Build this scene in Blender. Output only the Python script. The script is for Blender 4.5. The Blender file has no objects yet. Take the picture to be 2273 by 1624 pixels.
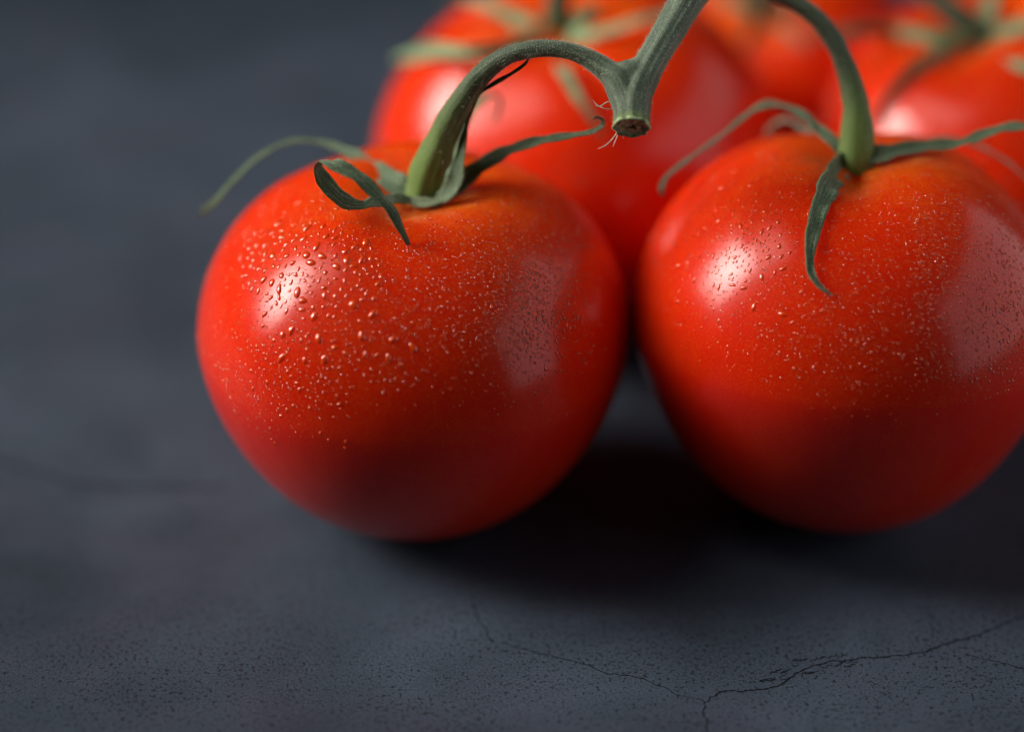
import bpy, math, random
import numpy as np
from mathutils import Vector, Matrix
from mathutils.bvhtree import BVHTree

random.seed(7)
rng = np.random.default_rng(7)
sc = bpy.context.scene
col = sc.collection

# ------------------------------------------------------------------ camera
FOCAL, SENSOR, PXW, PXH = 100.0, 36.0, 2273.0, 1624.0
PITCH = math.radians(30.0)
DIST = 0.46                                   # camera to the middle of the front left tomato
KPX = FOCAL / SENSOR * PXW
T1C = Vector((0.0, 0.0, 0.0333))              # middle of the front left tomato
CR = Vector((1, 0, 0))
CU = Vector((0, math.sin(PITCH), math.cos(PITCH)))
CF = Vector((0, math.cos(PITCH), -math.sin(PITCH)))
_cx, _cy = (918 - PXW / 2) / KPX * DIST, (PXH / 2 - 735) / KPX * DIST
CAM = T1C - CR * _cx - CU * _cy - CF * DIST
cd = bpy.data.cameras.new('camera')
cam = bpy.data.objects.new('camera', cd)
col.objects.link(cam)
cam.location = CAM
cam.rotation_euler = (math.radians(90) - PITCH, 0, 0)
cd.lens, cd.sensor_width, cd.sensor_fit = FOCAL, SENSOR, 'HORIZONTAL'
cd.clip_start, cd.clip_end = 0.01, 50
cd.dof.use_dof = True
cd.dof.focus_distance = DIST - 0.026
cd.dof.aperture_fstop = 3.6
cd.dof.aperture_blades = 0
sc.camera = cam

# ------------------------------------------------------------------ world, lamps, exposure
w = bpy.data.worlds.new('World')
sc.world = w
w.use_nodes = True
w.node_tree.nodes['Background'].inputs[0].default_value = (0.85, 0.88, 1.0, 1)
w.node_tree.nodes['Background'].inputs[1].default_value = 0.010


def area(name, loc, target, sx, sy, power, color, spread=180):
    l = bpy.data.lights.new(name, 'AREA')
    l.shape = 'RECTANGLE'
    l.size, l.size_y, l.energy, l.color = sx, sy, power, color
    l.spread = math.radians(spread)
    o = bpy.data.objects.new(name, l)
    col.objects.link(o)
    o.location = loc
    o.rotation_euler = (Vector(target) - Vector(loc)).to_track_quat('-Z', 'Y').to_euler()
    return o


AIM = Vector((0.01, 0.065, 0.03))
KD = Vector((-0.83, 0.05, 0.53)).normalized()
area('key_softbox', AIM + KD * 0.52, AIM, 0.36, 0.38, 0.70, (1.0, 0.95, 0.88), 42)
KU = Vector((-0.54, -0.08, 0.84)).normalized()
area('upper_softbox', AIM + KU * 0.52, AIM, 0.30, 0.28, 0.06, (1.0, 0.95, 0.88), 42)
area('side_softbox', (0.58, -0.05, 0.275), (-0.1, -0.05, 0.20), 0.90, 0.52, 1.5, (0.97, 0.97, 1.0))

sc.view_settings.view_transform = 'Standard'
sc.view_settings.look = 'None'
sc.view_settings.gamma = 1
sc.view_settings.exposure = 0
sc.view_settings.use_curve_mapping = False
sc.render.engine = 'CYCLES'
sc.cycles.use_denoising = True
sc.cycles.denoising_prefilter = 'ACCURATE'
sc.cycles.filter_width = 1.1
sc.cycles.use_adaptive_sampling = True
sc.cycles.adaptive_threshold = 0.01
sc.cycles.max_bounces = 10
sc.cycles.transmission_bounces = 8
sc.cycles.transparent_max_bounces = 8
sc.cycles.sample_clamp_indirect = 60.0
sc.cycles.blur_glossy = 0.3


# ------------------------------------------------------------------ helpers
def P(px, py, dd):
    """Photo position (2273 wide) at a depth dd metres behind the middle of the front left tomato."""
    d = DIST + dd
    return CAM + CR * ((px - PXW / 2) / KPX * d) + CU * ((PXH / 2 - py) / KPX * d) + CF * d


def ray_dir(px, py):
    return (CR * ((px - PXW / 2) / KPX) + CU * ((PXH / 2 - py) / KPX) + CF).normalized()


def px2m(px, dd=0.0):
    return px / KPX * (DIST + dd)


def project(v):
    q = Vector(v) - CAM
    d = q.dot(CF)
    return PXW / 2 + q.dot(CR) / d * KPX, PXH / 2 - q.dot(CU) / d * KPX, d - DIST


def ground_at(px, py, z=0.0):
    d = ray_dir(px, py)
    t = (z - CAM.z) / d.z
    return CAM + d * t


def mesh_obj(name, verts, faces, mat, parent=None, uvs=None, smooth=True):
    base, q = Vector((0, 0, 0)), parent
    while q is not None:
        base, q = base + q.location, q.parent
    v = np.asarray(verts, dtype=float) - np.array(base)
    me = bpy.data.meshes.new(name)
    me.from_pydata(v.tolist(), [], faces)
    if smooth:
        me.polygons.foreach_set('use_smooth', [True] * len(me.polygons))
    if uvs is not None:
        lay = me.uv_layers.new(name='UVMap')
        idx = np.empty(len(me.loops), dtype=np.int32)
        me.loops.foreach_get('vertex_index', idx)
        lay.data.foreach_set('uv', np.asarray(uvs, dtype=np.float32)[idx].ravel())
    me.materials.append(mat)
    me.update()
    o = bpy.data.objects.new(name, me)
    col.objects.link(o)
    if parent is not None:
        o.parent = parent
    return o


def thing(name, label, cat, loc, group=None):
    o = bpy.data.objects.new(name, None)
    o.empty_display_size = 0.01
    col.objects.link(o)
    o.location = loc
    o['label'], o['category'] = label, cat
    if group:
        o['group'] = group
    return o


def catmull(pts, n):
    pts = np.asarray(pts, dtype=float)
    ext = np.vstack([2 * pts[0] - pts[1], pts, 2 * pts[-1] - pts[-2]])
    m = len(pts) - 1
    out = []
    for t in np.linspace(0, m, n):
        i = min(int(t), m - 1)
        f = t - i
        a, b, c, d = ext[i], ext[i + 1], ext[i + 2], ext[i + 3]
        out.append(0.5 * (2 * b + (c - a) * f + (2 * a - 5 * b + 4 * c - d) * f * f + (3 * b - a - 3 * c + d) * f ** 3))
    return np.array(out)


def unit(a):
    return a / (np.linalg.norm(a, axis=-1, keepdims=True) + 1e-12)


# ------------------------------------------------------------------ materials
def new_mat(name):
    m = bpy.data.materials.new(name)
    m.use_nodes = True
    nt = m.node_tree
    b = nt.nodes['Principled BSDF']
    return m, nt, b


def N(nt, kind, **kw):
    n = nt.nodes.new(kind)
    for k, v in kw.items():
        if k.startswith('i_'):
            n.inputs[int(k[2:]) if k[2:].isdigit() else k[2:]].default_value = v
        else:
            setattr(n, k, v)
    return n


def ramp(nt, fac, stops):
    r = N(nt, 'ShaderNodeValToRGB')
    e = r.color_ramp.elements
    while len(e) < len(stops):
        e.new(0.5)
    for q, (p, c) in zip(e, stops):
        q.position = p
        q.color = (*c, 1) if len(c) == 3 else c
    nt.links.new(fac, r.inputs[0])
    return r.outputs[0]


def mixc(nt, fac, a, b, blend='MIX'):
    m = N(nt, 'ShaderNodeMix', data_type='RGBA', blend_type=blend)
    for s, v in ((m.inputs[0], fac), (m.inputs[6], a), (m.inputs[7], b)):
        if hasattr(v, 'is_output'):
            nt.links.new(v, s)
        else:
            s.default_value = v if isinstance(v, float) else (*v, 1)
    return m.outputs[2]


def noise(nt, vec, scale, detail=2.0, rough=0.5, dist=0.0):
    n = N(nt, 'ShaderNodeTexNoise')
    n.inputs['Scale'].default_value = scale
    n.inputs['Detail'].default_value = detail
    n.inputs['Roughness'].default_value = rough
    n.inputs['Distortion'].default_value = dist
    nt.links.new(vec, n.inputs['Vector'])
    return n.outputs['Fac']


def mapping(nt, vec, scale, loc=(0, 0, 0)):
    m = N(nt, 'ShaderNodeMapping')
    m.inputs['Scale'].default_value = scale
    m.inputs['Location'].default_value = loc
    nt.links.new(vec, m.inputs['Vector'])
    return m.outputs[0]


def math_n(nt, op, a, b=None, clamp=False):
    m = N(nt, 'ShaderNodeMath', operation=op, use_clamp=clamp)
    for s, v in zip(m.inputs, (a, b)):
        if v is None:
            continue
        if hasattr(v, 'is_output'):
            nt.links.new(v, s)
        else:
            s.default_value = v
    return m.outputs[0]


def bump(nt, h, strength, dist, normal=None):
    b = N(nt, 'ShaderNodeBump')
    b.inputs['Strength'].default_value = strength
    b.inputs['Distance'].default_value = dist
    nt.links.new(h, b.inputs['Height'])
    if normal is not None:
        nt.links.new(normal, b.inputs['Normal'])
    return b.outputs[0]


def tomato_material():
    m, nt, b = new_mat('tomato_skin')
    tc = N(nt, 'ShaderNodeTexCoord').outputs['Object']
    att = N(nt, 'ShaderNodeAttribute', attribute_name='ripeness')
    big = noise(nt, tc, 45, 3, 0.55)
    ripe = math_n(nt, 'ADD', att.outputs['Fac'], math_n(nt, 'MULTIPLY', math_n(nt, 'SUBTRACT', big, 0.5), 0.60))
    strk = noise(nt, mapping(nt, tc, (1, 1, 0.12)), 420, 3, 0.6)
    ripe = math_n(nt, 'ADD', ripe, math_n(nt, 'MULTIPLY', math_n(nt, 'SUBTRACT', strk, 0.5), 0.45))
    base = ramp(nt, ripe, [(0.0, (0.66, 0.005, 0.001)), (0.55, (0.70, 0.027, 0.001)), (1.0, (0.78, 0.100, 0.003))])
    # tiny golden pores under the skin
    v = N(nt, 'ShaderNodeTexVoronoi', feature='F1')
    v.inputs['Scale'].default_value = 2300
    v.inputs['Randomness'].default_value = 1.0
    nt.links.new(tc, v.inputs['Vector'])
    sp = ramp(nt, v.outputs['Distance'], [(0.12, (1, 1, 1)), (0.42, (0, 0, 0))])
    amt = math_n(nt, 'MULTIPLY', sp, ramp(nt, ripe, [(0.1, (0.10,) * 3), (0.9, (0.6,) * 3)]))
    base2 = mixc(nt, amt, base, (0.82, 0.17, 0.02))
    # a few minute dark specks
    d = noise(nt, tc, 420, 1, 0.4)
    dm = ramp(nt, d, [(0.835, (0, 0, 0)), (0.86, (0.8, 0.8, 0.8))])
    base3 = mixc(nt, dm, base2, (0.05, 0.008, 0.004))
    nt.links.new(base3, b.inputs['Base Color'])
    b.inputs['Subsurface Weight'].default_value = 0.75
    b.inputs['Subsurface Radius'].default_value = (1.0, 0.10, 0.03)
    b.inputs['Subsurface Scale'].default_value = 0.016
    b.inputs['IOR'].default_value = 1.14
    rr = ramp(nt, noise(nt, tc, 160, 3, 0.6), [(0.3, (0.34,) * 3), (0.7, (0.44,) * 3)])
    nt.links.new(rr, b.inputs['Roughness'])
    b.inputs['Coat Weight'].default_value = 0.82
    b.inputs['Coat Roughness'].default_value = 0.20
    b.inputs['Coat IOR'].default_value = 1.42
    h = math_n(nt, 'ADD', math_n(nt, 'MULTIPLY', noise(nt, tc, 130, 2, 0.5), 1.0), math_n(nt, 'MULTIPLY', noise(nt, tc, 1500, 2, 0.5), 0.10))
    nt.links.new(bump(nt, h, 0.25, 0.0009), b.inputs['Normal'])
    return m


def water_material(name, rough, body, milk, ior):
    """Clear water bead: mirror at the surface, see-through below, with a share of light scattered back in the flesh's red."""
    m, nt, b = new_mat(name)
    b.inputs['Base Color'].default_value = (*body, 1)
    b.inputs['Roughness'].default_value = 1.0
    b.inputs['Specular IOR Level'].default_value = 0.0
    tr = N(nt, 'ShaderNodeBsdfTransparent')
    mx = N(nt, 'ShaderNodeMixShader')
    mx.inputs[0].default_value = milk
    nt.links.new(tr.outputs[0], mx.inputs[1])
    nt.links.new(b.outputs[0], mx.inputs[2])
    gl = N(nt, 'ShaderNodeBsdfGlossy')
    gl.inputs['Roughness'].default_value = rough
    fr = N(nt, 'ShaderNodeFresnel')
    fr.inputs['IOR'].default_value = ior
    m2 = N(nt, 'ShaderNodeMixShader')
    nt.links.new(fr.outputs[0], m2.inputs[0])
    nt.links.new(mx.outputs[0], m2.inputs[1])
    nt.links.new(gl.outputs[0], m2.inputs[2])
    nt.links.new(m2.outputs[0], nt.nodes['Material Output'].inputs['Surface'])
    return m


def green_material(name, dark, mid, light, warm, streak=(900, 60), sheen=0.35):
    """Hairy green plant skin; UV: x around or across in metres, y along in metres."""
    m, nt, b = new_mat(name)
    uv = N(nt, 'ShaderNodeTexCoord').outputs['UV']
    ob = N(nt, 'ShaderNodeTexCoord').outputs['Object']
    st = noise(nt, mapping(nt, uv, (streak[0], streak[1], 1)), 1.0, 4, 0.6)
    fine = noise(nt, ob, 2600, 3, 0.75)
    k = math_n(nt, 'ADD', math_n(nt, 'MULTIPLY', st, 0.55), math_n(nt, 'MULTIPLY', fine, 0.45))
    c = ramp(nt, k, [(0.34, dark), (0.52, mid), (0.68, light)])
    pa = N(nt, 'ShaderNodeAttribute', attribute_name='pale')
    c = mixc(nt, pa.outputs['Fac'], c, ramp(nt, k, [(0.36, (0.034, 0.054, 0.036)), (0.52, (0.12, 0.165, 0.11)), (0.68, (0.30, 0.37, 0.27))]))
    att = N(nt, 'ShaderNodeAttribute', attribute_name='tone')
    c2 = mixc(nt, att.outputs['Fac'], c, mixc(nt, 0.65, c, warm))
    att2 = N(nt, 'ShaderNodeAttribute', attribute_name='dry')
    c3 = mixc(nt, att2.outputs['Fac'], c2, mixc(nt, 0.75, c, (0.10, 0.062, 0.040)))
    nt.links.new(c3, b.inputs['Base Color'])
    b.inputs['Roughness'].default_value = 0.62
    b.inputs['Specular IOR Level'].default_value = 0.35
    b.inputs['Sheen Weight'].default_value = sheen
    b.inputs['Sheen Roughness'].default_value = 0.5
    b.inputs['Sheen Tint'].default_value = (0.8, 0.9, 0.8, 1)
    b.inputs['Subsurface Weight'].default_value = 0.08
    b.inputs['Subsurface Radius'].default_value = (0.5, 1.0, 0.2)
    b.inputs['Subsurface Scale'].default_value = 0.0008
    h = math_n(nt, 'ADD', st, math_n(nt, 'MULTIPLY', fine, 0.5))
    nt.links.new(bump(nt, h, 0.6, 0.0004), b.inputs['Normal'])
    return m


def table_material():
    m, nt, b = new_mat('slate_board')
    tc = N(nt, 'ShaderNodeTexCoord').outputs['Object']
    blot = noise(nt, tc, 22, 5, 0.6, 0.4)
    c = ramp(nt, blot, [(0.30, (0.023, 0.034, 0.051)), (0.50, (0.042, 0.060, 0.087)), (0.70, (0.064, 0.087, 0.124))])
    hue = noise(nt, mapping(nt, tc, (1, 1, 1), (3, 5, 0)), 38, 3, 0.6)
    c = mixc(nt, ramp(nt, hue, [(0.45, (0, 0, 0)), (0.72, (0.5, 0.5, 0.5))]), c, (0.060, 0.062, 0.098))
    # print grain
    gr = noise(nt, tc, 2600, 2, 0.6)
    c = mixc(nt, 0.6, c, ramp(nt, gr, [(0.3, (0.35,) * 3), (0.7, (1.6,) * 3)]), 'MULTIPLY')
    # small dark flecks, short and slanted
    warp = mapping(nt, tc, (1.0, 0.92, 1))
    f1 = noise(nt, warp, 1500, 4, 0.66, 0.0)
    dens = noise(nt, tc, 30, 3, 0.6)
    th = math_n(nt, 'ADD', f1, math_n(nt, 'MULTIPLY', math_n(nt, 'SUBTRACT', dens, 0.5), 0.20))
    fl = ramp(nt, th, [(0.56, (0, 0, 0)), (0.60, (0.9,) * 3)])
    c = mixc(nt, fl, c, (0.007, 0.008, 0.012))
    f2 = noise(nt, warp, 420, 5, 0.7, 0.2)
    fl2 = ramp(nt, f2, [(0.66, (0, 0, 0)), (0.69, (0.95,) * 3)])
    c = mixc(nt, fl2, c, (0.005, 0.006, 0.009))
    nt.links.new(c, b.inputs['Base Color'])
    b.inputs['Roughness'].default_value = 0.62
    b.inputs['Specular IOR Level'].default_value = 0.3
    inv = math_n(nt, 'SUBTRACT', 1.0, math_n(nt, 'MAXIMUM', fl, fl2))
    nt.links.new(bump(nt, math_n(nt, 'ADD', inv, math_n(nt, 'MULTIPLY', gr, 0.3)), 0.35, 0.0002), b.inputs['Normal'])
    return m


def plain(name, c, rough=0.7, spec=0.3, scale=900, var=0.35):
    m, nt, b = new_mat(name)
    tc = N(nt, 'ShaderNodeTexCoord').outputs['Object']
    n = noise(nt, tc, scale, 3, 0.6)
    lo = tuple(x * (1 - var) for x in c)
    hi = tuple(min(1, x * (1 + var)) for x in c)
    nt.links.new(ramp(nt, n, [(0.35, lo), (0.65, hi)]), b.inputs['Base Color'])
    b.inputs['Roughness'].default_value = rough
    b.inputs['Specular IOR Level'].default_value = spec
    return m


M_SKIN = tomato_material()
M_WATER = water_material('water', 0.05, (0.88, 0.075, 0.003), 0.6, 1.85)
M_MIST = water_material('water_mist', 0.07, (0.88, 0.085, 0.003), 0.5, 1.75)
M_STEM = green_material('pedicel_green', (0.010, 0.018, 0.010), (0.044, 0.068, 0.034), (0.16, 0.205, 0.115), (0.17, 0.28, 0.03))
M_VINE = M_STEM
M_SEPAL = green_material('sepal_green', (0.020, 0.038, 0.018), (0.088, 0.140, 0.066), (0.34, 0.42, 0.27), (0.25, 0.26, 0.12), (3400, 90), 0.3)
M_SEPALB = green_material('sepal_pale_green', (0.10, 0.17, 0.08), (0.20, 0.32, 0.15), (0.36, 0.48, 0.28), (0.20, 0.20, 0.10), (2600, 90), 0.3)
M_TABLE = table_material()
M_CRACK = plain('crack_dark', (0.010, 0.012, 0.017), 0.9, 0.1)
M_HAIR = plain('plant_hair', (0.50, 0.53, 0.42), 0.6, 0.3)
M_CUT = plain('cut_stem_face', (0.36, 0.46, 0.24), 0.8, 0.2, 1400, 0.6)
M_PITH = plain('stem_pith', (0.045, 0.034, 0.024), 0.9, 0.1, 1800, 0.5)

# ------------------------------------------------------------------ tabletop
tab = mesh_obj('tabletop', [(-1.5, -1.2, 0), (1.5, -1.2, 0), (1.5, 1.8, 0), (-1.5, 1.8, 0)], [(0, 1, 2, 3)], M_TABLE, smooth=False)
tab['kind'] = 'structure'


def crack(pix, wpx, seed):
    r = np.random.default_rng(seed)
    pts = [ground_at(x, y) for x, y in pix]
    p = catmull([(q.x, q.y, 0) for q in pts], len(pts) * 14)
    n = len(p)
    t = unit(np.gradient(p, axis=0))
    s = np.stack([-t[:, 1], t[:, 0], np.zeros(n)], 1)
    wob = np.convolve(r.normal(0, 1, n + 6), [0.1, 0.2, 0.3, 0.4, 0.3, 0.2, 0.1], 'valid') * px2m(3.0)
    p = p + s * wob[:, None]
    wd = px2m(wpx) * (0.45 + 0.55 * np.abs(r.normal(0.6, 0.6, n)))
    wd[0] = wd[-1] = px2m(0.4)
    a = p + s * (wd * r.uniform(0.3, 0.7, n))[:, None]
    c = p - s * (wd * r.uniform(0.3, 0.7, n))[:, None]
    v = np.vstack([a, c])
    v[:, 2] = 0.00004
    f = [(i, i + n, i + n + 1, i + 1) for i in range(n - 1)]
    return mesh_obj('crack', v, f, M_CRACK, tab, smooth=False)


crack([(1048, 1335), (1062, 1370), (1085, 1410), (1092, 1425)], 3, 1)
crack([(1112, 1425), (1160, 1440), (1220, 1455), (1283, 1470), (1345, 1492), (1400, 1500), (1445, 1512), (1500, 1540), (1540, 1548), (1566, 1556)], 2.6, 2)
crack([(1566, 1556), (1595, 1538), (1630, 1532), (1660, 1533), (1725, 1520), (1760, 1500), (1790, 1482), (1840, 1470), (1900, 1462), (1960, 1458), (2040, 1448), (2075, 1438), (2130, 1422), (2180, 1405), (2230, 1382), (2300, 1352)], 5, 3)
crack([(1566, 1556), (1562, 1580), (1570, 1602), (1566, 1650)], 3.5, 4)
crack([(2140, 1452), (2190, 1462), (2235, 1472), (2300, 1492)], 4, 5)
crack([(-30, 1018), (40, 1034), (110, 1054), (160, 1070), (240, 1078), (330, 1080), (420, 1080), (500, 1074)], 9, 6)
# broken edges beside the wide crack
for k in range(16):
    x = 1700 + k * 13 + rng.uniform(-9, 9)
    y = 1500 - (x - 1700) * 0.17 + rng.uniform(-22, 14)
    L = rng.uniform(8, 20)
    crack([(x - L, y + rng.uniform(-2, 6)), (x, y), (x + L, y - rng.uniform(0, 7))], rng.uniform(3, 6), 40 + k)

# ------------------------------------------------------------------ tomatoes
def build_fruit(parent, cen, R, ct, cb, dimple, dw, lobes, tilt, taper, nu=200, nv=120, boxy=0.90, dents=()):
    """cen: world position of the equator's middle; tilt: (about x, about y) in degrees."""
    th = np.concatenate([np.linspace(0, 0.9, nv // 2, endpoint=False), np.linspace(0.9, math.pi, nv // 2)])
    ph = np.linspace(0, 2 * math.pi, nu, endpoint=False)
    TH, PH = np.meshgrid(th, ph, indexing='ij')
    s, c = np.sin(TH), np.cos(TH)
    r = np.where(c > 0, np.clip(s, 0, 1) ** boxy, s)
    r = r * (1 - taper * np.clip(-c, 0, 1) ** 1.4 * np.clip(1 + c, 0, 1) * 2)
    z = np.where(c > 0, ct * c, cb * c)
    lob = np.zeros_like(PH)
    for amp, k, p0 in lobes:
        lob += amp * np.cos(k * (PH - p0))
    wl = np.clip(c + 0.45, 0, 1.2) * s
    r = r * (1 + lob * wl)
    z = z + lob * 0.9 * np.exp(-((r - 0.55) / 0.3) ** 2) * (c > 0) * R / R
    z = z - dimple * np.exp(-(r / dw) ** 2) * (c > 0)
    z = z + 0.02 * np.exp(-(r / 0.10) ** 2) * (c < 0)
    for (p0, wid, dep) in dents:                       # grooves running out of the dimple
        dphi = np.angle(np.exp(1j * (PH - p0)))
        g = np.exp(-(dphi / wid) ** 2) * np.exp(-((r - 0.28) / 0.26) ** 2) * (c > 0)
        z = z - dep * g
    x, y = r * np.cos(PH), r * np.sin(PH)
    V = np.stack([x, y, z], -1) * R
    # one pole vertex each
    body = V[1:-1].reshape(-1, 3)
    top, bot = V[0].mean(0), V[-1].mean(0)
    nr = nv - 2
    verts = np.vstack([body, top, bot])
    M = (Matrix.Rotation(math.radians(tilt[1]), 3, 'Y') @ Matrix.Rotation(math.radians(tilt[0]), 3, 'X'))
    verts = verts @ np.array(M).T
    verts = verts + np.array(cen)
    verts[:, 2] -= verts[:, 2].min()                   # rest on the table
    verts[:, 2] = np.maximum(verts[:, 2], 0.00003)
    F = []
    for i in range(nr - 1):
        a, b = i * nu, (i + 1) * nu
        for j in range(nu):
            k = (j + 1) % nu
            F.append((a + j, b + j, b + k, a + k))
    T, B = nr * nu, nr * nu + 1
    F += [(T, j, (j + 1) % nu) for j in range(nu)]
    F += [(B, (nr - 1) * nu + (j + 1) % nu, (nr - 1) * nu + j) for j in range(nu)]
    o = mesh_obj('fruit', verts, F, M_SKIN, parent)
    ripe = np.concatenate([np.clip(0.30 + 0.62 * np.exp(-(r[1:-1] / 0.62) ** 2) * (c[1:-1] > 0) - 0.1 * (c[1:-1] < 0), 0, 1).ravel(), [0.9, 0.2]])
    at = o.data.attributes.new('ripeness', 'FLOAT', 'POINT')
    at.data.foreach_set('value', ripe.astype(np.float32))
    bvh = BVHTree.FromPolygons([tuple(v) for v in verts], F)
    return o, bvh, Vector(verts[T]), M


def tube(name, parent, pts, radii, mat, ridges=7, ridge=0.05, seg=28, per=10, tone=None, dry=None, cap=True, noise_amp=0.03, seed=0, pale=None):
    """pts: world points, radii in metres; returns the object and surface samples for hairs."""
    r = np.random.default_rng(seed)
    n = (len(pts) - 1) * per + 1
    p = catmull(pts, n)
    rad = catmull(np.array(radii)[:, None], n)[:, 0]
    tn = catmull(np.array(tone if tone else [0] * len(pts), dtype=float)[:, None], n)[:, 0]
    dr = catmull(np.array(dry if dry else [0] * len(pts), dtype=float)[:, None], n)[:, 0]
    pl_ = catmull(np.array(pale if pale else [0] * len(pts), dtype=float)[:, None], n)[:, 0]
    t = unit(np.gradient(p, axis=0))
    u = np.cross(t[0], [0, 0, 1.0] if abs(t[0][2]) < 0.9 else [1.0, 0, 0])
    U = []
    for i in range(n):
        u = u - t[i] * np.dot(u, t[i])
        u = u / np.linalg.norm(u)
        U.append(u)
    U = np.array(U)
    W = np.cross(t, U)
    ang = np.linspace(0, 2 * math.pi, seg + 1)
    s = np.concatenate([[0], np.cumsum(np.linalg.norm(np.diff(p, axis=0), axis=1))])
    ph = r.uniform(0, 6, 4)
    verts, uvs = [], []
    nrm = []
    for i in range(n):
        tw = s[i] * 25
        mod = 1 + ridge * np.cos(ridges * ang + tw) + ridge * 0.6 * np.cos((ridges + 3) * ang + ph[0] - tw)
        mod += noise_amp * (np.sin(s[i] * 700 + ph[1] + 2 * ang) + np.sin(s[i] * 1300 + ph[2] + 3 * ang) * 0.6)
        d = np.cos(ang)[:, None] * U[i] + np.sin(ang)[:, None] * W[i]
        ring = p[i] + d * (rad[i] * mod)[:, None]
        ring[-1] = ring[0]
        verts.append(ring)
        nrm.append(d)
        uvs.append(np.stack([ang / (2 * math.pi) * 2 * math.pi * rad.mean(), np.full(seg + 1, s[i])], 1))
    V = np.vstack(verts)
    UV = np.vstack(uvs)
    F = []
    q = seg + 1
    for i in range(n - 1):
        for j in range(seg):
            F.append((i * q + j, i * q + j + 1, (i + 1) * q + j + 1, (i + 1) * q + j))
    tones = np.repeat(tn, q)
    drys = np.repeat(dr, q)
    if cap:
        F.append(tuple(range(seg - 1, -1, -1)))
        F.append(tuple((n - 1) * q + j for j in range(seg)))
    o = mesh_obj(name, V, F, mat, parent, UV)
    for nm, arr in (('tone', tones), ('dry', drys), ('pale', np.repeat(pl_, q))):
        a = o.data.attributes.new(nm, 'FLOAT', 'POINT')
        a.data.foreach_set('value', np.clip(arr, 0, 1).astype(np.float32))
    return o, (V.reshape(n, q, 3), np.array(nrm), t)


def hairs_on(name, parent, surf, count, lmin, lmax, rad, seed, rows=(0.0, 1.0), mat=None):
    V, D, T = surf
    r = np.random.default_rng(seed)
    n, q = V.shape[:2]
    vs, fs = [], []
    for k in range(count):
        i = int(r.uniform(rows[0], rows[1]) * (n - 1))
        j = int(r.integers(0, q - 1))
        b = V[i, j]
        d = D[i, j] + r.normal(0, 0.45, 3)
        d = d / np.linalg.norm(d)
        L = r.uniform(lmin, lmax)
        side = np.cross(d, r.normal(0, 1, 3))
        side /= np.linalg.norm(side)
        s2 = np.cross(d, side)
        bend = r.normal(0, 0.35, 3) * L
        pts = [b - d * 0.00005, b + d * L * 0.5 + bend * 0.25, b + d * L + bend]
        o = len(vs)
        for m_, rr in ((0, rad), (1, rad * 0.75)):
            for a in range(3):
                an = a * 2.094
                vs.append(pts[m_] + (side * math.cos(an) + s2 * math.sin(an)) * rr)
        vs.append(pts[2])
        for a in range(3):
            c = (a + 1) % 3
            fs += [(o + a, o + c, o + 3 + c, o + 3 + a), (o + 3 + a, o + 3 + c, o + 6)]
    h = mesh_obj(name, vs, fs, mat or M_HAIR, parent)
    h['kind'] = 'stuff'
    return h


def hit_fallback(bvh, x, y):
    return bvh.find_nearest(P(x, y, 0.09))[0]


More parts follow.
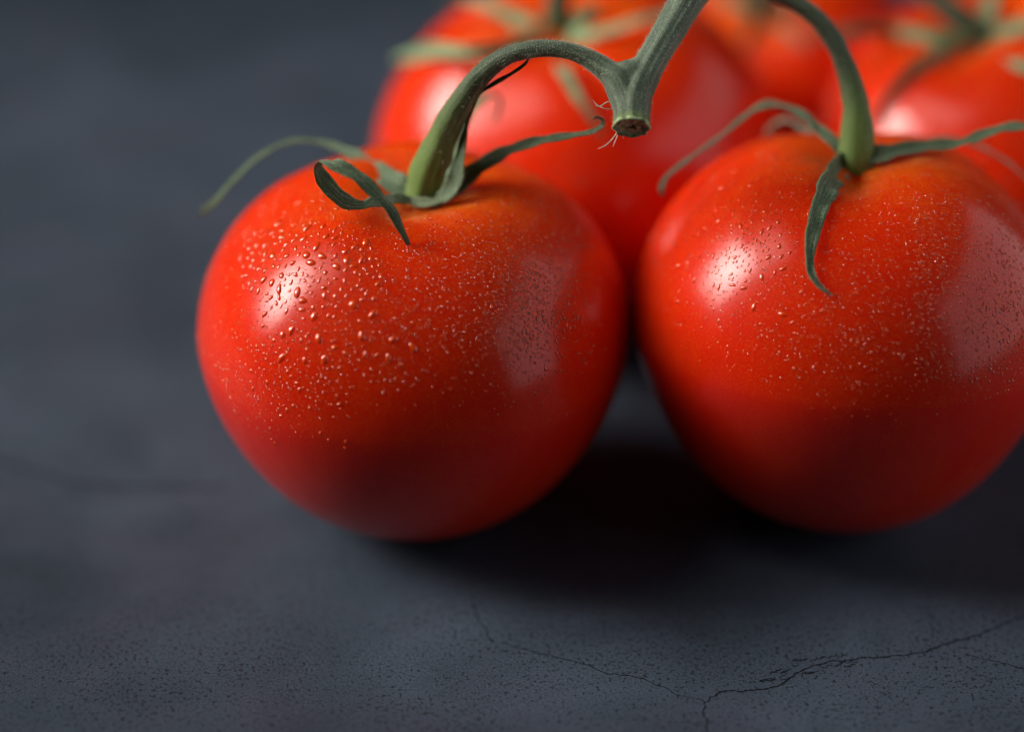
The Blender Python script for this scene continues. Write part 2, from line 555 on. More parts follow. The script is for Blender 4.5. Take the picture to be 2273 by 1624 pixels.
def sepal(parent, spec, mat=None, bvh=None, lift=0.0009, per=12, cup=0.28, thick=0.00026, seed=0, tone=None, dry=None, hairs=0):
    """spec rows: (px, py, depth or None for 'on the fruit', half width in px, facing angle in degrees)."""
    r = np.random.default_rng(seed)
    pts, hw, tw = [], [], []
    for (x, y, dd, h, a) in spec:
        if dd is None or isinstance(dd, str):
            ex = float(dd) if isinstance(dd, str) else lift
            hit = bvh.ray_cast(CAM, ray_dir(x, y))
            q = hit[0] + (CAM - hit[0]).normalized() * ex if hit[0] is not None else (pts[-1] * 2 - pts[-2] if len(pts) > 1 else hit_fallback(bvh, x, y))
        else:
            q = P(x, y, dd)
        pts.append(q)
        hw.append(px2m(h, (q - CAM).dot(CF) - DIST))
        tw.append(a)
    n = (len(pts) - 1) * per + 1
    p = catmull(pts, n)
    w_ = np.maximum(catmull(np.array(hw)[:, None], n)[:, 0], 0.00012)
    a_ = np.radians(catmull(np.array(tw, dtype=float)[:, None], n)[:, 0])
    tn = catmull(np.array(tone if tone else [0] * len(pts), dtype=float)[:, None], n)[:, 0]
    dr = catmull(np.array(dry if dry else [0] * len(pts), dtype=float)[:, None], n)[:, 0]
    t = unit(np.gradient(p, axis=0))
    f = np.array(CF)
    S = np.cross(t, f)
    for i in range(n):                                  # keep the frame steady where the blade points at the lens
        if np.linalg.norm(S[i]) < 0.15 and i:
            S[i] = S[i - 1]
    S = unit(S)
    for i in range(1, n):
        if np.dot(S[i], S[i - 1]) < -0.2:
            S[i] = -S[i]
    Nn = np.cross(S, t)
    A = S * np.cos(a_)[:, None] + Nn * np.sin(a_)[:, None]
    B = unit(np.cross(t, A))
    s = np.concatenate([[0], np.cumsum(np.linalg.norm(np.diff(p, axis=0), axis=1))])
    m = 9
    xs = np.linspace(-1, 1, m)
    verts, uvs = [], []
    ph = r.uniform(0, 6, 3)
    for i in range(n):
        wob = 0.88 * (1 + 0.06 * math.sin(s[i] * 700 + ph[0]) + 0.03 * math.sin(s[i] * 2100 + ph[1]))
        hgt = cup * w_[i] * (xs ** 2) + 0.00012 * np.cos(xs * 9.5) + 0.16 * w_[i] * np.sin(s[i] * 1100 + ph[2]) * xs
        th = thick * np.sqrt(np.clip(1.03 - xs ** 2, 0.02, 1)) * min(1.0, w_[i] / 0.0007)
        base = p[i] + A[i] * (xs * w_[i] * wob)[:, None]
        verts.append(base + B[i] * (hgt + th / 2)[:, None])
        verts.append((base + B[i] * (hgt - th / 2)[:, None])[::-1])
        uvs.append(np.stack([xs * w_[i], np.full(m, s[i])], 1))
        uvs.append(np.stack([xs[::-1] * w_[i] + 0.02, np.full(m, s[i])], 1))
    V, UV = np.vstack(verts), np.vstack(uvs)
    q = 2 * m
    F = []
    for i in range(n - 1):
        for j in range(q):
            k = (j + 1) % q
            F.append((i * q + j, i * q + k, (i + 1) * q + k, (i + 1) * q + j))
    F.append(tuple(range(q - 1, -1, -1)))
    F.append(tuple((n - 1) * q + j for j in range(q)))
    o = mesh_obj('sepal', V, F, mat or M_SEPAL, parent, UV)
    for nm, arr in (('tone', tn), ('dry', dr)):
        at = o.data.attributes.new(nm, 'FLOAT', 'POINT')
        at.data.foreach_set('value', np.clip(np.repeat(arr, q), 0, 1).astype(np.float32))
    if hairs:
        W3 = V.reshape(n, q, 3)
        D3 = np.concatenate([np.repeat(B[:, None], m, 1), np.repeat(-B[:, None], m, 1)], 1)
        D3[:, 0] = D3[:, q - 1] = -A
        D3[:, m - 1] = D3[:, m] = A
        hairs_on('sepal_hairs', o, (W3, D3, t), hairs, 0.00015, 0.00050, 0.000016, seed + 200)
    return o


# ------------------------------------------------------------------ water droplets
def drop_shape(seed, seg, rings, hgt=0.38):
    r = np.random.default_rng(seed)
    am = r.normal(0, 1, 4) * [0.13, 0.07, 0.045, 0.03]
    ph = r.uniform(0, 6.28, 4)
    vs = []
    ang = np.arange(seg) / seg * 2 * math.pi
    out = 1 + sum(am[k] * np.cos((k + 2) * ang + ph[k]) for k in range(4))
    hgt = hgt * r.uniform(0.85, 1.2)
    for k in range(rings, 0, -1):
        f = k / rings
        rc = (1 + hgt * hgt) / (2 * hgt)               # spherical cap: water on waxy skin
        rr = f
        z = math.sqrt(max(rc * rc - rr * rr, 0)) - (rc - hgt) - (0.10 if k == rings else 0)
        shift = -0.14 * (1 - f)
        for a in range(seg):
            q = (out[a] - 1) * f + 1
            vs.append((rr * q * math.cos(ang[a]), rr * q * math.sin(ang[a]) + shift, z))
    vs.append((0, -0.14, hgt))
    fs = []
    for k in range(rings - 1):
        for a in range(seg):
            b = (a + 1) % seg
            fs.append((k * seg + a, k * seg + b, (k + 1) * seg + b, (k + 1) * seg + a))
    o = (rings - 1) * seg
    fs += [(o + a, o + (a + 1) % seg, rings * seg) for a in range(seg)]
    return np.array(vs), fs


DROP_MESHES = []
for k in range(14):
    v, f = drop_shape(100 + k, 16, 5)
    me = bpy.data.meshes.new('water_droplet')
    me.from_pydata(v.tolist(), [], f)
    me.polygons.foreach_set('use_smooth', [True] * len(me.polygons))
    me.materials.append(M_WATER)
    DROP_MESHES.append(me)
MIST = [drop_shape(300 + k, 7, 3, 0.5) for k in range(10)]


def frame(n):
    n = np.array(n)
    up = np.array([0, 0, 1.0])
    y = up - n * np.dot(up, n)
    if np.linalg.norm(y) < 1e-3:
        y = np.array([0, 1.0, 0])
    y = y / np.linalg.norm(y)
    x = np.cross(y, n)
    return x, y, n


def hit_px(bvh, x, y):
    loc, nrm, i, d = bvh.ray_cast(CAM, ray_dir(x, y))
    return (np.array(loc), np.array(nrm)) if loc is not None else None


def place_drops(parent, bvh, sampler, count, spacing=1.15):
    """sampler() -> (px, py, radius px, stretch)"""
    got, tries = [], 0
    while len(got) < count and tries < count * 60:
        tries += 1
        x, y, rpx, st = sampler()
        h = hit_px(bvh, x, y)
        if h is None:
            continue
        loc, nrm = h
        rad = px2m(rpx, (Vector(loc) - CAM).dot(CF) - DIST)
        if any(np.linalg.norm(loc - g[0]) < (rad + g[2]) * spacing for g in got):
            continue
        got.append((loc, nrm, rad, st))
    for k, (loc, nrm, rad, st) in enumerate(got):
        o = bpy.data.objects.new('water_droplet', DROP_MESHES[k % len(DROP_MESHES)])
        col.objects.link(o)
        o.parent = parent
        x, y, n = frame(nrm)
        a = rng.normal(0, 0.7)
        ca, sa = math.cos(a), math.sin(a)
        x, y = x * ca + y * sa, y * ca - x * sa
        kx = 1 / math.sqrt(st)
        ky = math.sqrt(st)
        m = Matrix(((x[0] * rad * kx, y[0] * rad * ky, n[0] * rad, 0), (x[1] * rad * kx, y[1] * rad * ky, n[1] * rad, 0),
                    (x[2] * rad * kx, y[2] * rad * ky, n[2] * rad, 0), (0, 0, 0, 1)))
        m.translation = Vector(loc) - parent.location
        o.matrix_local = m
    return got


def place_mist(parent, bvh, sampler, count, big, extra=None):
    bl = np.array([g[0] for g in big]) if big else np.zeros((0, 3))
    br = np.array([g[2] for g in big]) if big else np.zeros(0)
    vs, fs, o = [], [], 0
    done = tries = 0
    spots = []
    while done < count and tries < count * 12:
        tries += 1
        x, y, rpx = sampler()
        h = hit_px(bvh, x, y)
        if h is None:
            continue
        loc, nrm = h
        rad = px2m(rpx, (Vector(loc) - CAM).dot(CF) - DIST)
        spots.append((loc, nrm, rad))
        done += 1
    if extra:
        spots += extra
    for loc, nrm, rad in spots:
        if len(bl) and np.any(np.linalg.norm(bl - loc, axis=1) < (br + rad)):
            continue
        v, f = MIST[int(rng.integers(0, len(MIST)))]
        X, Y, n = frame(nrm)
        a = rng.uniform(0, 6.28)
        ca, sa = math.cos(a), math.sin(a)
        X, Y = X * ca + Y * sa, Y * ca - X * sa
        e = rng.uniform(0.8, 1.25)
        q = loc + (v[:, :1] * X * e + v[:, 1:2] * Y / e + v[:, 2:3] * n) * rad
        vs.append(q)
        fs += [tuple(o + i for i in ff) for ff in f]
        o += len(v)
    m = mesh_obj('fine_droplets', np.vstack(vs), fs, M_MIST, parent)
    m['kind'] = 'stuff'
    return m


def surface_extra(fruit, parent, count, cen, r0, r1, seed):
    """droplets on the sides of the fruit that face away from the lens"""
    r = np.random.default_rng(seed)
    me = fruit.data
    n = len(me.polygons)
    out = []
    while len(out) < count:
        p = me.polygons[int(r.integers(0, n))]
        c = p.center + parent.location
        nn = Vector(p.normal)
        if nn.dot(CAM - c) > 0.05 * (CAM - c).length or nn.z < -0.1 or r.random() > p.area / 6e-7:
            continue
        out.append((np.array(c), np.array(nn), r.uniform(r0, r1)))
    return out


def pw(lo, hi, k=2.2):
    return lo + (hi - lo) * rng.random() ** k


GROUP = 'ripe tomatoes on one vine'
# ---- front left tomato
t1 = thing('tomato', 'sharp front tomato on the left with a curled loop of sepal and many droplets', 'tomato', (0, 0, 0), GROUP)
f1, b1, pole1, _ = build_fruit(t1, T1C, 0.0350, 0.83, 0.95, 0.17, 0.27, [(0.012, 2, 0.9), (0.014, 5, 0.3), (0.008, 3, 2.0)], (0, 1.5), 0.10, 260, 160,
                               dents=[(math.radians(-112), 0.35, 0.035), (math.radians(20), 0.4, 0.03)])
stem1 = [P(938, 462, -0.0085), P(945, 425, -0.0100), P(957, 370, -0.0125), P(985, 300, -0.0155), P(1018, 235, -0.0185), P(1060, 176, -0.0205), P(1115, 130, -0.023),
         P(1180, 110, -0.025), P(1245, 110, -0.026), P(1300, 127, -0.0265), P(1343, 155, -0.027), P(1372, 182, -0.0275), P(1390, 225, -0.028)]
rad1 = [px2m(x, -0.02) for x in (46, 47, 43, 34, 28, 23.5, 20, 18.5, 18.5, 20, 25, 29, 29)]
s1, surf1 = tube('stem', t1, stem1, rad1, M_STEM, 7, 0.035, 32, 12, tone=[0.9, 1, 0.95, 0.75, 0.4, 0.15, 0, 0, 0, 0, 0, 0, 0], seed=1, pale=[0] * 9 + [0.1, 0.25, 0.45, 0.5])
hairs_on('stem_hairs', t1, surf1, 2600, 0.00020, 0.00060, 0.000020, 5, (0.2, 1.0))
hairs_on('stem_hairs', t1, surf1, 26, 0.0008, 0.0018, 0.000012, 6, (0.02, 0.95))
# long sepal reaching out to the left
sepal(t1, [(930, 436, -0.0100, 20, -25), (885, 412, -0.0100, 31, -20), (840, 384, -0.0070, 27, -25), (770, 338, -0.002, 17, -40), (710, 317, 0.000, 10, -50), (640, 316, 0.000, 8, -50),
           (570, 352, -0.001, 8, -50), (515, 405, -0.002, 8, -40), (480, 445, -0.003, 9, -30), (455, 466, -0.003, 9, -20), (440, 480, -0.003, 3, -20)], seed=1,
      dry=[0, 0, 0, 0, 0.1, 0.15, 0.1, 0.0, 0.0, 0.4, 0.8])
# curled loop
sepal(t1, [(940, 448, -0.0110, 14, -40), (890, 442, -0.0155, 17, -40), (845, 446, -0.0190, 18, -35), (800, 454, -0.0225, 15, -25), (762, 444, -0.0245, 20, -20), (728, 412, -0.0260, 24, -28), (706, 378, -0.0275, 20, -50),
           (716, 358, -0.0300, 18, -100), (748, 366, -0.0318, 21, -150), (795, 392, -0.0320, 18, -155), (835, 430, -0.0315, 17, -155), (868, 466, -0.0300, 14, -150), (888, 505, -0.0288, 11, -150), (903, 535, -0.0275, 7, -150), (911, 552, -0.0268, 2.5, -150)],
      seed=2, cup=0.12, hairs=260, dry=[0] * 13 + [0.5, 1])
# upright sepal against the stem
sepal(t1, [(950, 452, -0.0115, 16, 50), (985, 438, -0.0150, 22, 30), (1008, 405, -0.0160, 26, 25), (1022, 350, -0.0165, 17, 35), (1032, 300, -0.017, 12, 50), (1045, 250, -0.018, 9, 55), (1062, 212, -0.019, 8, 50), (1095, 188, -0.0205, 8, 50),
           (1135, 165, -0.022, 7, 50), (1165, 143, -0.0235, 4, 40), (1174, 128, -0.024, 2, 30)], seed=3, hairs=260, dry=[0] * 8 + [0.2, 0.4, 0.5])
# right sepal with hooked tip
sepal(t1, [(955, 446, -0.0100, 16, 40), (1005, 425, -0.0110, 24, 30), (1045, 388, -0.0120, 25, 25), (1090, 356, -0.013, 21, 30), (1145, 329, -0.015, 17, 30), (1205, 312, -0.017, 14, 35), (1265, 302, -0.0185, 11, 35), (1310, 294, -0.0195, 8, 40),
           (1336, 281, -0.0200, 7, 50), (1339, 266, -0.0205, 6, 50), (1326, 260, -0.0205, 4, 50), (1316, 264, -0.0205, 2.5, 50)], seed=4, hairs=260, dry=[0] * 7 + [0.2, 0.5, 0.8, 1, 1])
# pale sepal behind the stem
sepal(t1, [(965, 432, -0.0070, 16, 40), (985, 400, -0.0060, 22, 20), (1000, 345, -0.0035, 18, 15), (1020, 290, -0.001, 17, 20), (1050, 240, 0.003, 15, 25), (1082, 214, 0.006, 9, 40), (1106, 216, 0.008, 6, 50), (1108, 240, 0.009, 6, 40), (1096, 272, 0.009, 4, 30)],
      M_SEPALB, seed=5, dry=[0, 0, 0, 0, 0, 0.2, 0.8, 1, 1])
# short front lip of the calyx
sepal(t1, [(870, 436, -0.0125, 8, 40), (905, 446, -0.0140, 15, 45), (945, 452, -0.0148, 17, 50), (985, 444, -0.0150, 13, 45), (1012, 428, -0.0140, 8, 40)], seed=6, hairs=260, tone=[0.4] * 5)


def big1():
    u = rng.random()
    if u < 0.74:
        a, q = rng.uniform(0, 6.2832), math.sqrt(rng.random())
        return 692 + 165 * q * math.cos(a), 596 + 108 * q * math.sin(a) + 14 * q * math.cos(a), 4.4 + 7.6 * rng.random() ** 1.5, rng.uniform(1.0, 1.7)
    if u < 0.82:
        return rng.uniform(580, 920), rng.uniform(680, 830), pw(4.0, 12, 1.8), rng.uniform(1.0, 1.5)
    if u < 0.92:
        return rng.normal(1180, 75), rng.normal(660, 95), pw(2.6, 6.5, 1.6), rng.uniform(1.0, 1.4)
    return rng.uniform(540, 780), rng.uniform(720, 1000), pw(2.8, 6.5, 1.6), rng.uniform(1.0, 1.4)


def mist1():
    while True:
        if rng.random() < 0.16:
            return rng.normal(1180, 70), rng.normal(660, 95), pw(1.8, 5.0, 1.6)
        x, y = rng.uniform(437, 1360), rng.uniform(330, 1010)
        low = 1020 - (x - 560) * 0.24
        edge = (low - y) / 130.0
        dens = min(1.0, max(0.0, edge)) * (1.0 if y > 440 else 0.6)
        if x > 1250:
            dens *= max(0, 1 - (x - 1250) / 110) ** 1.5
        if x < 520:
            dens *= 0.55
        if x > 780 and y > 760:
            dens *= 0.45
        if rng.random() < dens:
            return x, y, pw(1.3, 4.6, 3.0)


bigs = place_drops(t1, b1, big1, 300, 1.10)
place_mist(t1, b1, mist1, 5600, bigs, surface_extra(f1, t1, 700, T1C, 0.0001, 0.0004, 3))

# ---- front right tomato
T2C = Vector((0.0702, 0.0015, 0.0335))
t2 = thing('tomato', 'front tomato cut by the right edge with one sepal hanging down its front', 'tomato', (T2C.x, T2C.y, 0), GROUP)
f2, b2, pole2, _ = build_fruit(t2, T2C, 0.0349, 0.90, 0.96, 0.13, 0.24, [(0.010, 2, 0.2), (0.016, 4, 0.9), (0.008, 3, 1.0)], (-8, 1), 0.16, 260, 160,
                               dents=[(math.radians(-100), 0.42, 0.075), (math.radians(60), 0.5, 0.03)])
VJ = P(1398, 165, -0.027)
V2 = P(1610, -110, -0.004)
stem2 = [P(1903, 380, -0.0085), P(1902, 350, -0.0092), P(1902, 300, -0.0095), P(1900, 235, -0.0092), P(1884, 170, -0.0088), P(1858, 105, -0.0082), P(1822, 52, -0.0075), P(1775, 12, -0.0068), P(1720, -18, -0.006), P(1650, -60, -0.005), V2]
rad2 = [px2m(x) for x in (37, 38, 36, 29, 24, 21, 20, 20, 21, 25, 34)]
s2, surf2 = tube('stem', t2, stem2, rad2, M_STEM, 7, 0.035, 32, 12, tone=[0.9, 1, 0.9, 0.6, 0.2, 0, 0, 0, 0, 0, 0], seed=2, pale=[0] * 7 + [0.2, 0.4, 0.7, 1])
hairs_on('stem_hairs', t2, surf2, 1500, 0.00020, 0.00055, 0.000020, 8, (0.1, 1.0))
sepal(t2, [(1895, 352, -0.0088, 18, -40), (1858, 326, -0.0078, 24, -35), (1822, 292, -0.0058, 19, -40), (1785, 258, -0.0038, 16, -45), (1740, 237, -0.0028, 13, -45), (1700, 234, -0.0028, 13, -45), (1655, 258, -0.0038, 12, -50), (1610, 296, -0.0048, 9, -55), (1555, 336, -0.0058, 9, -55),
           (1505, 372, -0.0068, 9, -50), (1478, 396, -0.0078, 9, -40), (1468, 420, -0.0088, 8, -30), (1471, 436, -0.0088, 3, -20)], seed=11, hairs=220, dry=[0, 0, 0, 0, 0.2, 0.3, 0.7, 1, 1, 1, 1, 1, 1])
sepal(t2, [(1898, 350, -0.0108, 14, 50), (1872, 366, '0.0012', 34, 20), (1843, 402, '0.0012', 32, 15), (1822, 450, '0.0014', 26, 10), (1806, 505, '0.0014', 20, 10), (1797, 560, '0.0012', 15, 15), (1799, 600, '0.0010', 11, 20), (1812, 626, '0.0009', 8, 20), (1830, 644, '0.0008', 6, 20), (1848, 655, '0.0006', 2, 20)],
      bvh=b2, seed=12, hairs=220, dry=[0] * 7 + [0.5, 0.7, 1])
sepal(t2, [(1905, 350, -0.0098, 18, 50), (1950, 344, -0.0108, 26, 35), (2010, 332, -0.0103, 21, 35), (2070, 324, -0.0098, 19, 35), (2130, 318, -0.0098, 16, 40), (2190, 297, -0.0098, 16, 45), (2240, 284, -0.0098, 17, 45), (2300, 284, -0.0098, 14, 40), (2370, 300, -0.0088, 8, 40), (2420, 330, -0.0078, 3, 40)],
      seed=13, hairs=220)
sepal(t2, [(1912, 344, -0.0073, 12, 40), (1980, 322, -0.0018, 16, 60), (2080, 310, 0.0042, 14, 65), (2160, 322, 0.0052, 10, 60), (2220, 350, 0.0022, 8, 60), (2273, 392, -0.0018, 6, 60), (2310, 440, -0.0048, 3, 60)], seed=14, dry=[0.2, 0.4, 0.6, 0.8, 0.9, 1, 1])
sepal(t2, [(1892, 342, -0.0048, 12, -30), (1845, 318, 0.0002, 17, -50), (1790, 290, 0.0062, 16, -50), (1745, 268, 0.0102, 12, -50), (1715, 280, 0.0132, 9, -50), (1698, 305, 0.0142, 4, -50)], seed=15, dry=[0.1, 0.4, 0.7, 0.9, 1, 1])


def big2():
    u = rng.random()
    if u < 0.42:
        return rng.normal(1640, 58), rng.normal(555, 62), pw(2.8, 8.0, 1.5), rng.uniform(1.0, 1.8)
    if u < 0.46:
        return rng.uniform(1640, 1760), rng.uniform(540, 620), pw(4, 9, 1.5), rng.uniform(1.0, 1.9)
    if u < 0.70:
        return rng.uniform(1500, 2040), rng.uniform(560, 830), pw(2.2, 5.0, 1.6), rng.uniform(1.0, 1.7)
    return rng.uniform(2010, 2273), rng.uniform(470, 830), pw(2.2, 4.8, 1.6), rng.uniform(1.0, 1.4)


def mist2():
    while True:
        if rng.random() < 0.16:
            return rng.uniform(2030, 2290), rng.uniform(430, 850), pw(1.8, 4.6, 1.6)
        x, y = rng.uniform(1415, 2330), rng.uniform(300, 960)
        low = 960 - abs(x - 1900) * 0.12
        if x < 1800:
            low = 720 + (x - 1450) * 0.62
        dens = min(1.0, max(0.0, (low - y) / 150.0))
        if rng.random() < dens:
            return x, y, pw(1.2, 4.0, 3.0)


bigs2 = place_drops(t2, b2, big2, 300)
place_mist(t2, b2, mist2, 4600, bigs2, surface_extra(f2, t2, 700, T2C, 0.0001, 0.0004, 4))

# ---- blurred tomato behind the front left one
T3C = Vector((0.0275, 0.0655, 0.0335))
t3 = thing('tomato', 'blurred tomato behind the two front ones, beside the dark empty tabletop', 'tomato', (T3C.x, T3C.y, 0), GROUP)
f3, b3, pole3, _ = build_fruit(t3, T3C, 0.0362, 0.84, 0.93, 0.15, 0.26, [(0.015, 2, 0.3), (0.014, 5, 1.0)], (3, -5), 0.08, dents=[(math.radians(-80), 0.35, 0.05), (math.radians(170), 0.4, 0.05)])
V3 = P(1570, -190, 0.03)
stem3 = [P(1232, 105, 0.046), P(1233, 80, 0.045), P(1236, 40, 0.043), P(1242, -10, 0.041), P(1262, -70, 0.039), P(1320, -130, 0.036), P(1410, -170, 0.033), P(1500, -185, 0.031), V3]
s3, surf3 = tube('stem', t3, stem3, [px2m(x, 0.05) for x in (34, 35, 30, 24, 21, 20, 20, 22, 30)], M_STEM, seed=3, tone=[0.6, 0.6, 0.3, 0, 0, 0, 0, 0, 0])
sepal(t3, [(1225, 94, 0.042, 18, 40), (1170, 98, '0.002', 24, 20), (1110, 108, '0.004', 22, 20), (1040, 116, '0.006', 18, 10), (975, 112, '0.006', 20, 5), (925, 122, '0.0055', 18, 5), (885, 134, '0.005', 6, 5)], M_SEPALB, bvh=b3, seed=21)
sepal(t3, [(1222, 84, 0.044, 18, 40), (1185, 66, '0.002', 24, 20), (1145, 40, '0.0025', 22, 20), (1090, 14, '0.003', 16, 30), (1030, -2, 0.056, 10, 40), (980, 2, 0.057, 4, 40)], M_SEPALB, bvh=b3, seed=22, dry=[0, 0, 0, 0.0, 0.2, 0.3])
sepal(t3, [(1242, 84, 0.045, 18, 30), (1275, 60, '0.002', 24, 20), (1305, 25, '0.003', 22, 20), (1335, -15, 0.055, 16, 40), (1370, -40, 0.059, 4, 50)], M_SEPALB, bvh=b3, seed=23)
sepal(t3, [(1245, 94, 0.043, 16, 40), (1310, 82, '0.002', 17, 30), (1375, 62, '0.004', 15, 30), (1440, 42, '0.005', 15, 30), (1500, 28, '0.005', 11, 30), (1540, 24, '0.004', 3, 30)], M_SEPALB, bvh=b3, seed=24, dry=[0, 0.1, 0.3, 0.25, 0.2, 0.3])
sepal(t3, [(1236, 100, 0.041, 16, 30), (1240, 130, 0.033, 20, 20), (1252, 165, '0.0025', 18, 20), (1278, 210, '0.003', 15, 20), (1305, 250, '0.003', 11, 25), (1330, 285, '0.0022', 8, 30), (1345, 312, '0.001', 3, 30)], M_SEPALB, bvh=b3, seed=25, dry=[0, 0, 0, 0, 0.4, 0.7, 1])
place_mist(t3, b3, lambda: (rng.uniform(820, 1700), rng.uniform(20, 420), pw(1.5, 5, 1.8)), 420, [])

# ---- blurred tomato at the upper right
T4C = Vector((0.1050, 0.0640, 0.0335))
t4 = thing('tomato', 'blurred tomato at the upper right corner with its star of sepals facing up', 'tomato', (T4C.x, T4C.y, 0), GROUP)
f4, b4, pole4, _ = build_fruit(t4, T4C, 0.0355, 0.84, 0.93, 0.15, 0.25, [(0.016, 2, 1.2), (0.016, 4, 0.5)], (0, -10), 0.08, dents=[(math.radians(-125), 0.4, 0.06), (math.radians(-40), 0.35, 0.05)])
V4 = P(1760, -215, 0.055)
stem4 = [P(2168, 100, 0.046), P(2160, 80, 0.044), P(2135, 45, 0.043), P(2095, 12, 0.043), P(2040, -30, 0.044), P(1960, -100, 0.047), P(1850, -170, 0.051), V4]
s4, surf4 = tube('stem', t4, stem4, [px2m(x, 0.05) for x in (36, 36, 29, 24, 21, 20, 22, 30)], M_STEM, seed=4, tone=[0.3, 0.3, 0.1, 0, 0, 0, 0, 0])
sepal(t4, [(2160, 92, 0.043, 16, 40), (2110, 90, '0.002', 24, 20), (2050, 80, '0.003', 20, 20), (1980, 70, '0.004', 17, 25), (1910, 66, 0.044, 15, 30), (1850, 74, 0.046, 13, 30), (1790, 94, 0.049, 4, 30)], M_SEPALB, bvh=b4, seed=31, dry=[0, 0, 0.1, 0.4, 0.6, 0.7, 0.8])
sepal(t4, [(2160, 96, 0.042, 16, 40), (2115, 108, 0.037, 22, 30), (2062, 132, '0.0022', 20, 25), (2010, 172, '0.0018', 17, 25), (1972, 220, '0.0015', 14, 25), (1950, 262, '0.001', 10, 25), (1945, 290, '0.0008', 4, 25)], M_SEPALB, bvh=b4, seed=32, dry=[0, 0, 0.3, 0.6, 0.7, 0.7, 0.8])
sepal(t4, [(2178, 96, 0.042, 16, 40), (2215, 118, 0.036, 24, 25), (2255, 142, '0.002', 20, 25), (2310, 170, '0.002', 16, 25), (2370, 215, '0.0015', 6, 25)], M_SEPALB, bvh=b4, seed=33)
sepal(t4, [(2176, 84, 0.045, 16, 30), (2190, 50, '0.002', 22, 20), (2196, 12, '0.003', 20, 20), (2200, -30, 0.056, 12, 20), (2204, -60, 0.061, 4, 20)], M_SEPALB, bvh=b4, seed=34)
sepal(t4, [(2182, 90, 0.044, 16, 40), (2225, 74, '0.002', 20, 20), (2275, 56, '0.003', 18, 20), (2340, 40, '0.003', 12, 30), (2390, 34, '0.002', 4, 30)], M_SEPALB, bvh=b4, seed=35)
place_mist(t4, b4, lambda: (rng.uniform(1760, 2400), rng.uniform(20, 420), pw(1.5, 5, 1.8)), 300, [])

# ---- hindmost tomato
T5C = Vector((0.0700, 0.1170, 0.0255))
t5 = thing('tomato', 'dark blurred tomato at the very back between the two other blurred ones', 'tomato', (T5C.x, T5C.y, 0), GROUP)
f5, b5, pole5, M5 = build_fruit(t5, T5C, 0.0270, 0.84, 0.93, 0.15, 0.25, [(0.016, 3, 1.2), (0.014, 5, 0.5)], (22, -18), 0.08)
pl = Vector(pole5)
axis5 = Vector(M5 @ Vector((0, 0, 1)))
V5 = Vector((0.069, 0.112, 0.074))
s5, surf5 = tube('stem', t5, [pl - axis5 * 0.0015, pl + axis5 * 0.005, pl + axis5 * 0.014 + Vector((0, 0, 0.003)), pl * 0.4 + V5 * 0.6 + Vector((-0.004, 0, 0.004)), V5],
                 [0.0027, 0.0024, 0.0017, 0.0016, 0.0022], M_STEM, seed=5, tone=[0.5, 0.4, 0, 0, 0])
q5 = project(pl + axis5 * 0.002)
for k, (dx, dy) in enumerate([(-1.0, -0.35), (-0.25, -1.0), (0.9, -0.5), (0.75, 0.75), (-0.35, 0.95)]):
    spec = []
    for f, hw_ in ((0, 16), (0.25, 24), (0.5, 20), (0.75, 14), (1, 4)):
        spec.append((q5[0] + dx * 150 * f, q5[1] + dy * 125 * f, q5[2] + 0.004 * f * (1 - dy) - 0.014 * f * max(0, dy) * (1 - f) + 0.002 * dy, hw_, 30))
    if dy > 0.3:
        spec = spec[:2] + [(x, y, '0.002', h, a) for x, y, dd, h, a in spec[2:] if b5.ray_cast(CAM, ray_dir(x, y))[0] is not None]
    sepal(t5, spec, M_SEPALB, bvh=b5, seed=41 + k, dry=[0.1, 0.2, 0.5, 0.8, 0.9][:len(spec)])

# ------------------------------------------------------------------ vine
vine = thing('vine_stem', 'thick green tomato vine stem with its cut end hanging between the two front tomatoes', 'vine', (VJ.x, VJ.y, 0))
cut_c = P(1402, 279, -0.0306)
vp = [cut_c, P(1404, 245, -0.0293), P(1412, 205, -0.0280), P(1436, 152, -0.0268), P(1468, 98, -0.0255), P(1499, 45, -0.0235), P(1532, -10, -0.0205), P(1572, -62, -0.014), V2,
      (V2 + V3) / 2 + Vector((0.001, 0, 0.001)), V3, (V3 + V4) / 2 + Vector((0, 0, 0.003)), V4, (V4 + V5) / 2, V5, V5 + Vector((0.0, 0.018, -0.004))]
vr = [px2m(x, -0.025) for x in (39, 39, 38, 36, 35, 37, 40, 43, 44, 42, 42, 38, 36, 30, 26, 14)]
pieces = []
mv, surfv = tube('main_stem', vine, vp, vr, M_VINE, 8, 0.045, 40, 12, seed=9, noise_amp=0.02)
bq = [P(1325, 142, -0.0268), P(1345, 156, -0.027), P(1370, 178, -0.0276), P(1386, 215, -0.0283), P(1396, 255, -0.0296)]
br_, _s = tube('main_stem', vine, bq, [px2m(x, -0.027) for x in (21, 26, 33, 34, 30)], M_VINE, 7, 0.03, 32, 12, seed=10, noise_amp=0.02)
wb_, _s = tube('main_stem', vine, [P(1362, 163, -0.027), P(1385, 166, -0.0272), P(1412, 166, -0.0272), P(1440, 160, -0.0268)], [px2m(x, -0.027) for x in (24, 33, 35, 30)], M_VINE, 5, 0.02, 32, 10, seed=11)


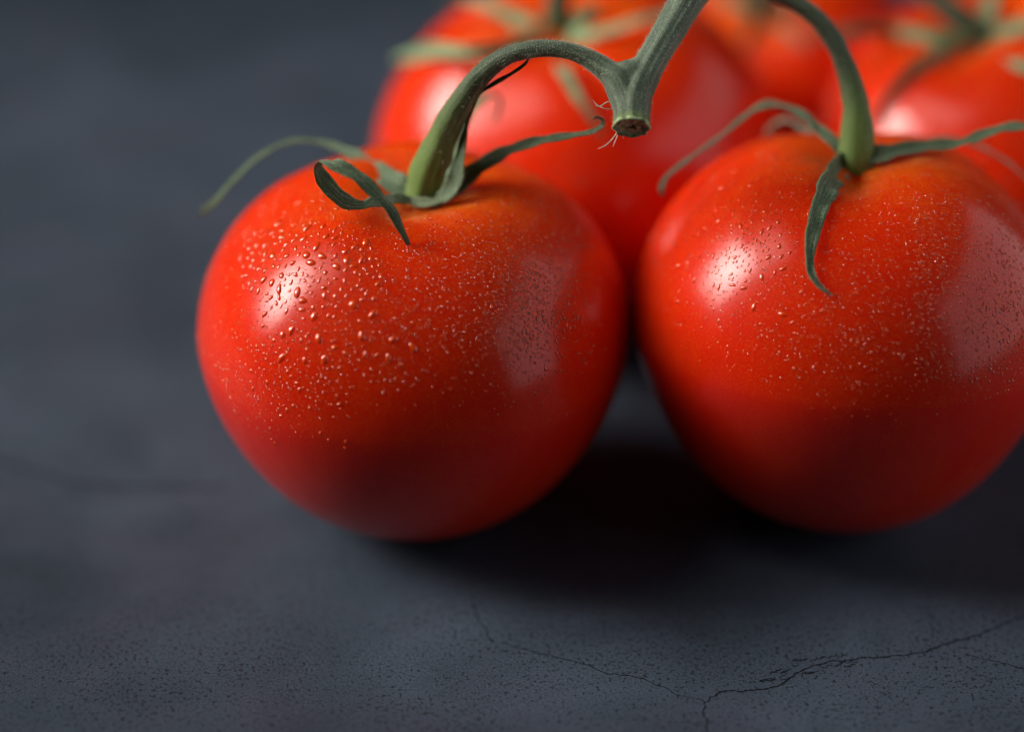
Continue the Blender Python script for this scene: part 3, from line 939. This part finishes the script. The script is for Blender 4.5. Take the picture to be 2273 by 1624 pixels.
def fuse(objs, voxel, smooth_it):
    """melt overlapping tubes into one continuous skin"""
    vs, fs, o = [], [], 0
    for ob in objs:
        me = ob.data
        vs += [tuple(v.co) for v in me.vertices]
        fs += [tuple(o + i for i in p.vertices) for p in me.polygons]
        o = len(vs)
    tmp = bpy.data.meshes.new('tmp')
    tmp.from_pydata(vs, [], fs)
    to = bpy.data.objects.new('tmp', tmp)
    col.objects.link(to)
    to.parent = objs[0].parent
    m = to.modifiers.new('r', 'REMESH')
    m.mode, m.voxel_size = 'VOXEL', voxel
    k = to.modifiers.new('s', 'SMOOTH')
    k.factor, k.iterations = 0.5, smooth_it
    dg = bpy.context.evaluated_depsgraph_get()
    ev = bpy.data.meshes.new_from_object(to.evaluated_get(dg))
    bpy.data.objects.remove(to)
    return ev


ev = fuse([mv, br_, wb_], 0.00022, 14)
base = np.array(vine.location)
co = np.empty(len(ev.vertices) * 3)
ev.vertices.foreach_get('co', co)
co = co.reshape(-1, 3) + base
path_m, path_b = catmull(vp, 400), catmull(bq, 60)
uv_ = np.zeros((len(co), 2))
pale_ = np.zeros(len(co))
tone_ = np.zeros(len(co))


def along(path, pts):
    d2 = ((pts[:, None, :] - path[None]) ** 2).sum(-1)
    i = d2.argmin(1)
    t = unit(np.gradient(path, axis=0))
    U = unit(np.cross(t, np.array(CF)))
    W = np.cross(t, U)
    s_ = np.concatenate([[0], np.cumsum(np.linalg.norm(np.diff(path, axis=0), axis=1))])
    q = pts - path[i]
    ang = np.arctan2((q * W[i]).sum(1), (q * U[i]).sum(1))
    return np.sqrt(d2[np.arange(len(pts)), i]), ang, s_[i] + (q * t[i]).sum(1)


for c0 in range(0, len(co), 20000):
    sl = slice(c0, c0 + 20000)
    dm, am, sm = along(path_m, co[sl])
    db, ab, sb = along(path_b, co[sl])
    main = dm <= db
    uv_[sl, 0] = np.where(main, am, ab) * 0.0026
    uv_[sl, 1] = np.where(main, sm, sb)
    pale_[sl] = np.clip(0.45 + (sm - 0.006) / 0.008, 0.4, 1) * np.where(main, 1, 0.0) + np.where(main, 0, np.clip(0.25 + sb * 40, 0.2, 0.45))
    tone_[sl] = np.clip(1 - sm / 0.0012, 0, 0.8)
for ob in (br_, wb_):
    bpy.data.objects.remove(ob)
old = mv.data
mv.data = ev
bpy.data.meshes.remove(old)
ev.name = 'main_stem'
ev.materials.clear()
ev.materials.append(M_VINE)
ev.polygons.foreach_set('use_smooth', [True] * len(ev.polygons))
lay_ = ev.uv_layers.new(name='UVMap')
idx_ = np.empty(len(ev.loops), dtype=np.int32)
ev.loops.foreach_get('vertex_index', idx_)
lay_.data.foreach_set('uv', uv_[idx_].astype(np.float32).ravel())
for nm, arr in (('pale', pale_), ('tone', tone_), ('dry', tone_ * 0)):
    at_ = ev.attributes.new(nm, 'FLOAT', 'POINT')
    at_.data.foreach_set('value', arr.astype(np.float32))
hairs_on('stem_hairs', vine, surfv, 2400, 0.00020, 0.00060, 0.000020, 15, (0.0, 0.55))
# cut face with its rough rim and dark pith
ring = surfv[0][0][:-1]
axis = unit(np.array(cut_c - vp[1]))
cen = ring.mean(0)
vs, fs = [], []
lay = [(1.00, -0.00005), (1.05, 0.00025), (0.93, 0.00050), (0.84, 0.00022), (0.55, 0.00012), (0.0, 0.00010)]
r9 = np.random.default_rng(12)
seg = len(ring)
for k, (f, h) in enumerate(lay[:-1]):
    for j in range(seg):
        jit = r9.normal(0, 0.00010) if k in (1, 2) else r9.normal(0, 0.00004)
        vs.append(cen + (ring[j] - cen) * f + axis * (h + jit))
vs.append(cen + axis * lay[-1][1])
for k in range(len(lay) - 2):
    for j in range(seg):
        b = (j + 1) % seg
        fs.append((k * seg + j, k * seg + b, (k + 1) * seg + b, (k + 1) * seg + j))
o_ = (len(lay) - 2) * seg
fs += [(o_ + j, o_ + (j + 1) % seg, len(vs) - 1) for j in range(seg)]
ce = mesh_obj('cut_end', vs, fs, M_CUT, vine)
vs, fs = [], []
for j in range(20):
    a = j / 20 * 2 * math.pi
    e = (ring[int(j / 20 * seg)] - cen) * (0.16 + 0.06 * math.sin(3 * a)) + (ring[3] - cen) * 0.12
    vs.append(cen + e + axis * 0.00021)
vs.append(np.mean(vs, 0) + axis * 0.00004)
mesh_obj('pith', vs, [(j, (j + 1) % 20, 20) for j in range(20)], M_PITH, ce)


def strand(pts, rad=0.000016):
    o, _ = tube('hair', vine, pts, [px2m(1.2)] * (len(pts) - 1) + [px2m(0.5)], M_HAIR, 3, 0, 5, 8, noise_amp=0)
    return o


strand([P(1366, 231, -0.027), P(1350, 226, -0.028), P(1332, 236, -0.028), P(1322, 234, -0.028)])
strand([P(1366, 240, -0.027), P(1345, 242, -0.028), P(1325, 233, -0.028), P(1316, 222, -0.028)])
strand([P(1372, 290, -0.0275), P(1362, 305, -0.0285), P(1345, 322, -0.029), P(1327, 331, -0.029)])
strand([P(1374, 290, -0.0275), P(1368, 308, -0.0285), P(1360, 326, -0.029)])
strand([P(1382, 292, -0.0275), P(1382, 300, -0.0285), P(1384, 308, -0.029)])
